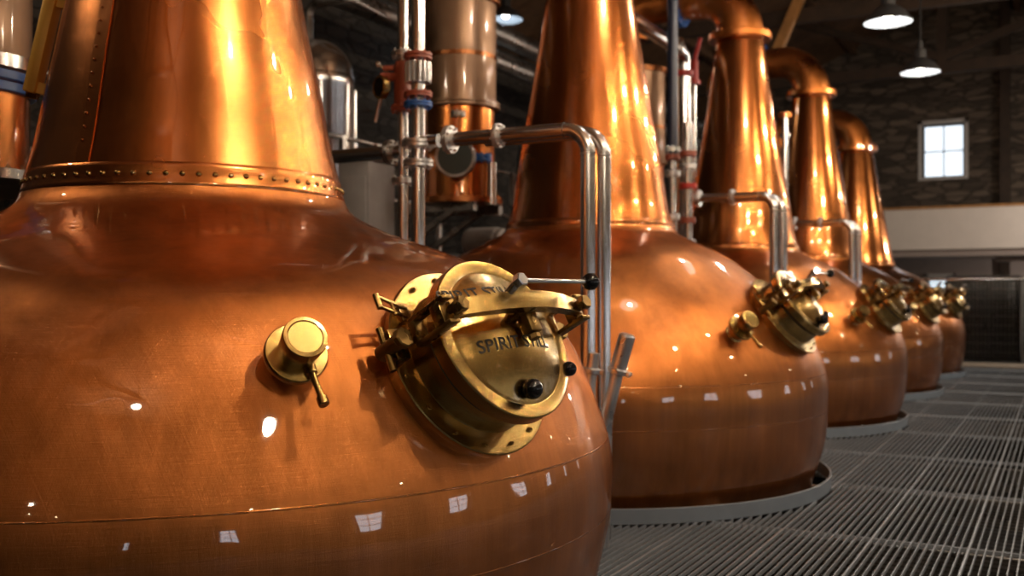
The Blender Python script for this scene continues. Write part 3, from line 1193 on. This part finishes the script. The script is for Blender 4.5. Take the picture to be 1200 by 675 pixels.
# condensers
def condenser(x, y, r, label, zlow, zmid, zband, ztop, blue):
    t = thing('condenser', label, 'condenser', (x, y, 0), 0, 'shell condensers behind the stills')
    bm = BM()
    lathe(bm, [(r, zmid), (r, ztop)], 64)
    obj('shell', bm, COPPER_P, t)
    bm = BM()
    lathe(bm, [(r - 0.012, zlow), (r - 0.012, zmid)], 64)
    obj('lower_shell', bm, COPPER2, t)
    if blue:
        obj('flange', flange_bm((0, 0, zmid + 0.04), (0, 0, 1), r + 0.035, 0.035, 26, False, 0.012), STEEL, t)
        obj('blue_flange', flange_bm((0, 0, zmid - 0.06), (0, 0, 1), r + 0.02, 0.055, 26, True, 0.012), BLUE, t)
    else:
        obj('flange', flange_bm((0, 0, zmid), (0, 0, 1), r + 0.035, 0.03, 26, True, 0.010), COPPER_P, t)
    bm = BM()
    lathe(bm, [(r, zband - 0.02), (r + 0.004, zband - 0.016), (r + 0.004, zband + 0.016), (r, zband + 0.02)], 64)
    for k in range(44):
        a = 2 * PI * k / 44
        ball(bm, ((r + 0.004) * math.cos(a), (r + 0.004) * math.sin(a), zband), 0.008, 8)
    obj('rivet_band', bm, COPPER_D, t)
    obj('top_flange', flange_bm((0, 0, ztop), (0, 0, 1), r + 0.04, 0.03, 26, True, 0.010), COPPER_D, t)
    bm = BM()
    cyl(bm, (0, 0, zlow - 0.05), (0, 0, zlow), r + 0.06, 48)
    for k in range(26):
        a = 2 * PI * k / 26
        hexbolt(bm, ((r + 0.03) * math.cos(a), (r + 0.03) * math.sin(a), zlow), (0, 0, 1), 0.012, 0.016)
    obj('base_plate', bm, COPPER_D if not blue else STEEL, t)
    bm = BM()
    for sy in (1, -1):
        box(bm, (-0.36, sy * r * 0.7, zlow - 0.09), (1.32, 0.07, 0.08))
        box(bm, (-1.0, sy * r * 0.7, (zlow - 0.09) / 2), (0.08, 0.08, zlow - 0.09))
        strut(bm, (0.10, sy * r * 0.7, zlow - 0.10), (-0.98, sy * r * 0.7, zlow - 0.75), 0.05, 0.05)
    obj('stand', bm, STEEL_D, t)
    return t


condenser(-5.12, 3.40, 0.33, 'copper condenser with a blue flange at the left edge behind the nearest still', 2.14, 2.66, 3.3, 4.6, True)
c2 = condenser(-4.90, 8.10, 0.335, 'pale copper condenser standing behind the paired risers', 2.37, 3.22, 3.66, 4.18, False)
condenser(-4.90, 12.65, 0.335, 'dim copper condenser between the necks of the second and third stills', 2.37, 3.22, 3.66, 4.4, False)
# manway on the second condenser
bm = BM()
m = axis_mtx((0.15, -0.27, 2.69), (0.29, -0.57, 2.68))
lathe(bm, [(0.15, 0.0), (0.15, 0.20), (0.172, 0.20), (0.176, 0.205), (0.176, 0.245), (0.172, 0.25), (0.176, 0.255), (0.176, 0.295), (0.172, 0.30), (0.160, 0.30), (0.158, 0.295), (0.150, 0.295)], 48, m, cap=False)
p = obj('manway', bm, STEEL_D, c2)
bm = BM()
lathe(bm, [(0.0, 0.288), (0.158, 0.288), (0.158, 0.293), (0.0, 0.296)], 48, m, cap=False)
obj('manway_cover', bm, GLASSD, p)
obj('side_flange', flange_bm((0.30, -0.10, 2.72), (0, 0, 1), 0.085, 0.03, 8), BLUE, c2)
bm = BM()
cyl(bm, (0.36, -0.05, 2.30), (0.36, -0.05, 2.68), 0.05, 18)
obj('side_pipe', bm, STEEL, c2)
obj('cover_flange', flange_bm((0.15, -0.28, 3.10), (0, 0, 1), 0.07, 0.02, 8), STEEL_D, c2)

# stainless tank at the back
t = thing('steel_tank', 'stainless tank with a domed top behind the nearest still neck', 'tank', (-7.04, 8.67, 0))
bm = BM()
lathe(bm, [(0.40, 0.0), (0.40, 3.68), (0.412, 3.70), (0.412, 3.80), (0.40, 3.82)], 48)
obj('shell', bm, STEEL, t)
bm = BM()
lathe(bm, [(0.40, 3.81), (0.385, 3.92), (0.33, 4.04), (0.24, 4.14), (0.14, 4.20), (0.0, 4.22)], 48, cap=False)
obj('dome', bm, STEEL, t)
bm = BM()
for a in range(8):
    aa = 2 * PI * a / 8
    cyl(bm, (0.41 * math.cos(aa), 0.41 * math.sin(aa), 0.3), (0.41 * math.cos(aa), 0.41 * math.sin(aa), 3.7), 0.022, 12)
obj('jacket_rib', bm, STEEL, t)
bm = BM()
sweep(bm, rounded_path([(-0.1, 0, 4.15), (-0.1, 0, 4.6), (0.45, 0, 4.6), (0.45, 0.6, 4.55)], 0.12), 0.045, 16)
obj('vent_pipe', bm, STEEL_D, t)
t = thing('steel_tank', 'second stainless tank further back, seen past the pale condenser and the second still', 'tank', (-7.35, 15.0, 0))
bm = BM()
lathe(bm, [(0.55, 0.0), (0.55, 3.7), (0.52, 3.9), (0.40, 4.1), (0.2, 4.22), (0.0, 4.25)], 48, cap=False)
obj('shell', bm, STEEL_D, t)
bm = BM()
sweep(bm, rounded_path([(0, 0, 4.2), (0, 0, 4.5), (0.9, 0, 4.5), (0.9, 0, 4.1)], 0.15), 0.07, 16)
obj('vent_pipe', bm, DARKST, t)

# control cabinets and steelwork in the dark bay behind the risers
t = thing('control_cabinet', 'grey steel cabinet in the dark behind the risers, beside the nearest still neck', 'cabinet', (-5.60, 7.62, 0))
bm = BM()
box(bm, (0, 0, 1.35), (0.34, 0.40, 2.7), bev=0.01)
obj('body', bm, GREYP, t)
bm = BM()
box(bm, (0, 0, 2.74), (0.38, 0.44, 0.12), bev=0.01)
obj('top', bm, STEEL_D, t)
bm = BM()
box(bm, (0.0, -0.208, 1.4), (0.28, 0.02, 2.3), bev=0.005)
box(bm, (0.10, -0.225, 1.5), (0.03, 0.03, 0.16), bev=0.005)
obj('door', bm, GREYP, t)
t = thing('pump', 'grey motor and pump on a frame under the pale condenser', 'pump', (-5.55, 9.5, 0.3))
bm = BM()
cyl(bm, (-0.1, 0, 1.75), (0.35, 0, 1.75), 0.14, 24, bev=0.01)
for k in range(10):
    cyl(bm, (-0.05 + 0.035 * k, 0, 1.75), (-0.035 + 0.035 * k, 0, 1.75), 0.155, 24)
obj('motor', bm, GREYP, t)
bm = BM()
box(bm, (0.1, 0, 0.63), (0.6, 0.35, 1.86))
obj('frame', bm, DARKST, t)
bm = BM()
cyl(bm, (0.35, 0, 1.75), (0.42, 0, 1.75), 0.07, 20)
obj('coupling', bm, STEEL, t)
t = thing('steel_platform', 'dark steel access platform with handrails in the back bay', 'platform', (-6.28, 8, 0))
bm = BM()
box(bm, (0, 2.4, 1.9), (0.6, 12.2, 0.08))
obj('deck', bm, DARKST, t)
bm = BM()
for k in range(8):
    box(bm, (0.26, -3.6 + 1.7 * k, 2.45), (0.05, 0.05, 1.1))
for zz in (2.45, 2.98):
    cyl(bm, (0.26, -3.6, zz), (0.26, 8.4, zz), 0.022, 12)
obj('handrail', bm, STEEL_D, t)
bm = BM()
for k in range(5):
    box(bm, (-0.2, -3.5 + 2.9 * k, 0.93), (0.12, 0.12, 1.86))
obj('support_post', bm, DARKST, t)

# clamped sampling pipes between the first two stills
t = thing('sampling_pipe', 'leaning steel pipe end with a clamp, right of the twin steam pipes', 'pipe', (-2.30, 5.42, 0))
bm = BM()
sweep(bm, rounded_path([(0.13, 0, 1.27), (0.07, 0, 1.06), (0.0, 0.0, 0.78), (-0.02, 0, 0.05)], 0.4, 8), [0.036] * 20, 22)
obj('pipe', bm, SATIN, t)
bm = BM()
lathe(bm, [(0.040, 0.0), (0.047, 0.003), (0.047, 0.20), (0.040, 0.203), (0.036, 0.19), (0.0, 0.19)], 28, axis_mtx((0.072, 0, 1.07), (0.13, 0, 1.27)), cap=False)
obj('open_end', bm, SATIN, t)
bm = BM()
m = axis_mtx((0.070, 0, 1.06), (0.13, 0, 1.27))
lathe(bm, [(0.040, -0.02), (0.060, -0.012), (0.060, 0.012), (0.040, 0.02)], 28, m)
box(bm, (0, -0.066, 0), (0.03, 0.03, 0.03), m, bev=0.004)
cyl(bm, m @ Vector((-0.03, -0.075, 0)), m @ Vector((0.03, -0.075, 0)), 0.008, 10)
obj('clamp', bm, SATIN, t)
t = thing('sampling_pipe', 'shorter leaning steel pipe with a clamp, between the twin steam pipes and the pipe end', 'pipe', (-2.385, 5.36, 0))
bm = BM()
sweep(bm, rounded_path([(0.035, 0, 1.16), (0.0, 0, 0.92), (0.06, 0.02, 0.66), (0.06, 0.02, 0.05)], 0.4, 8), [0.034] * 20, 22)
obj('pipe', bm, SATIN, t)
bm = BM()
m = axis_mtx((0.022, 0, 1.06), (0.035, 0, 1.16))
lathe(bm, [(0.038, -0.018), (0.055, -0.011), (0.055, 0.011), (0.038, 0.018)], 28, m)
box(bm, (0, -0.060, 0), (0.028, 0.028, 0.028), m, bev=0.004)
obj('clamp', bm, SATIN, t)

# ------------------------------------------------------------------ far end fittings
t = thing('glass_balustrade', 'glass screen with a pale steel top rail at the far end of the grating', 'railing', (-1.0, 23.35, 0))
bm = BM()
cyl(bm, (-5.4, 0, 1.80), (5.8, 0, 1.80), 0.035, 20)
obj('top_rail', bm, STEEL, t)
bm = BM()
for k in range(7):
    box(bm, (-4.6 + 1.62 * k, 0, 0.93), (1.58, 0.014, 1.66))
obj('glass', bm, GLASS, t, smooth=False)
t = thing('mesh_fence', 'black wire mesh fence panel behind the glass screen at the far end', 'fence', (-1.55, 25.0, 0))
bm = BM()
for xx in (-0.72, 0.72):
    box(bm, (xx, 0, 0.95), (0.06, 0.06, 1.9))
for zz in (0.06, 1.87):
    box(bm, (0, 0, zz), (1.5, 0.05, 0.06))
obj('frame', bm, DARKST, t, smooth=False)
bm = BM()
for k in range(18):
    cyl(bm, (-0.68 + 0.08 * k, 0, 0.06), (-0.68 + 0.08 * k, 0, 1.86), 0.006, 6)
for k in range(9):
    cyl(bm, (-0.70, 0, 0.2 + 0.2 * k), (0.70, 0, 0.2 + 0.2 * k), 0.008, 6)
obj('wire_mesh', bm, STEEL_D, t)
bm = BM()
box(bm, (0, 0.25, 0.94), (1.44, 0.05, 1.86))
obj('backing', bm, DARKST, t, smooth=False)
t = thing('steel_cupboard', 'tall grey steel cupboard at the right edge beside the mesh fence', 'cupboard', (0.10, 24.9, 0))
bm = BM()
box(bm, (0, 0, 0.93), (1.75, 0.5, 1.86), bev=0.01)
obj('body', bm, GREYP, t)
bm = BM()
for s in (-1, 1):
    box(bm, (s * 0.42, -0.26, 0.95), (0.80, 0.02, 1.70), bev=0.004)
obj('doors', bm, GREYP, t)
bm = BM()
box(bm, (0, -0.28, 0.72), (1.70, 0.03, 0.035), bev=0.005)
obj('door_bar', bm, DARKST, t)

# ------------------------------------------------------------------ lamps
def pendant(loc, label, watts, ceil=7.6, col=WHITE):
    t = thing('pendant_lamp', label, 'lamp', loc, 0, 'dark pendant lamps hanging from the roof')
    bm = BM()
    lathe(bm, [(0.290, 0.0), (0.285, 0.02), (0.20, 0.13), (0.12, 0.19), (0.085, 0.21), (0.08, 0.34), (0.04, 0.36), (0.0, 0.36)], 48, cap=False)
    obj('lamp_shade', bm, SHADE, t)
    bm = BM()
    lathe(bm, [(0.282, 0.0), (0.275, 0.015), (0.19, 0.115), (0.10, 0.175), (0.0, 0.18)], 48, cap=False)
    obj('reflector', bm, REFL, t)
    bm = BM()
    ball(bm, (0, 0, 0.085), 0.062, 20)
    obj('bulb', bm, BULB_W, t)
    bm = BM()
    cyl(bm, (0, 0, 0.36), (0, 0, ceil - loc[2]), 0.012, 10)
    cyl(bm, (0, 0, 0.36), (0, 0, 0.46), 0.035, 16)
    obj('hanging_rod', bm, SHADE, t)
    point_light('pendant_light', (loc[0], loc[1], loc[2] - 0.03), watts, 0.05, col)


PL = ['dark pendant lamp with a glowing white disc, the lower of two, above the window',
      'dark pendant lamp with a glowing white disc at the top, the upper of two',
      'pendant lamp over the aisle beside the third still', 'pendant lamp over the aisle beside the second still']
for lab, p in zip(PL, PENDANTS):
    pendant(p, lab, PEN_W)
pendant((-8.1, 14.85, 6.02), 'pendant lamp glowing pale blue in the gap right of the pale condenser', 14, 7.0, (0.85, 0.93, 1.0))


def flood(loc, watts, rad, k):
    t = thing('flood_lamp', 'warm flood lamp fixed up on the roof timbers over the aisle, those at the far end added as fill', 'lamp', loc, 0, 'warm flood lamps above the aisle')
    bm = BM()
    lathe(bm, [(0.12, 0.02), (0.115, 0.05), (0.07, 0.16), (0.04, 0.20), (0.0, 0.20)], 32, cap=False)
    obj('lamp_head', bm, SHADE, t)
    bm = BM()
    cyl(bm, (0, 0, 0.20), (0, 0, 6.2 + 3.2 * (1 - abs(loc[0] - XM) / (XR - XM)) - loc[2] - 0.012), 0.012, 10)
    obj('bracket', bm, SHADE, t)
    point_light('flood_light', (loc[0], loc[1], loc[2] - 0.03), watts, rad, WARM if loc[1] < 18 else WHITE)


for k, (p, w, r) in enumerate(FLOODS):
    flood(p, w * FL_W, r, k)

for k, p in enumerate(FILL_UPLIGHTS):
    t = thing('fill_uplighter', 'warm fill lamp added on a roof tie beam', 'lamp', (p[0], p[1], p[2] - 0.13), 0, 'fill lamps added on the tie beams')
    bm = BM()
    lathe(bm, [(0.0, 0.0), (0.07, 0.0), (0.09, 0.05), (0.10, 0.10), (0.09, 0.10), (0.06, 0.02), (0.0, 0.02)], 24, cap=False)
    obj('lamp_bowl', bm, SHADE, t)
    point_light('fill_uplight', (p[0], p[1], p[2] - 0.06), UP_W, 0.035, WARM)

WL = [(XR - 0.12, y, 3.4, PI) for y in (-1.9, 3.45, 8.8, 14.1, 19.4)] + [(x, YN + 0.12, 5.6, PI / 2) for x in (0.4, 2.2, -3.0)]
for x, y, z, rz in WL:
    t = thing('wall_lamp', 'small warm wall lamp with a bare bulb on the stone wall', 'lamp', (x, y, z), rz, 'warm wall lamps')
    bm = BM()
    cyl(bm, (-0.11, 0, 0), (-0.08, 0, 0), 0.07, 24)
    sweep(bm, rounded_path([(-0.09, 0, 0), (0.03, 0, 0), (0.03, 0, 0.10)], 0.03), 0.010, 10)
    obj('bracket', bm, SHADE, t)
    bm = BM()
    ball(bm, (0.03, 0, 0.15), 0.06, 20)
    obj('bulb', bm, BULB_O, t)
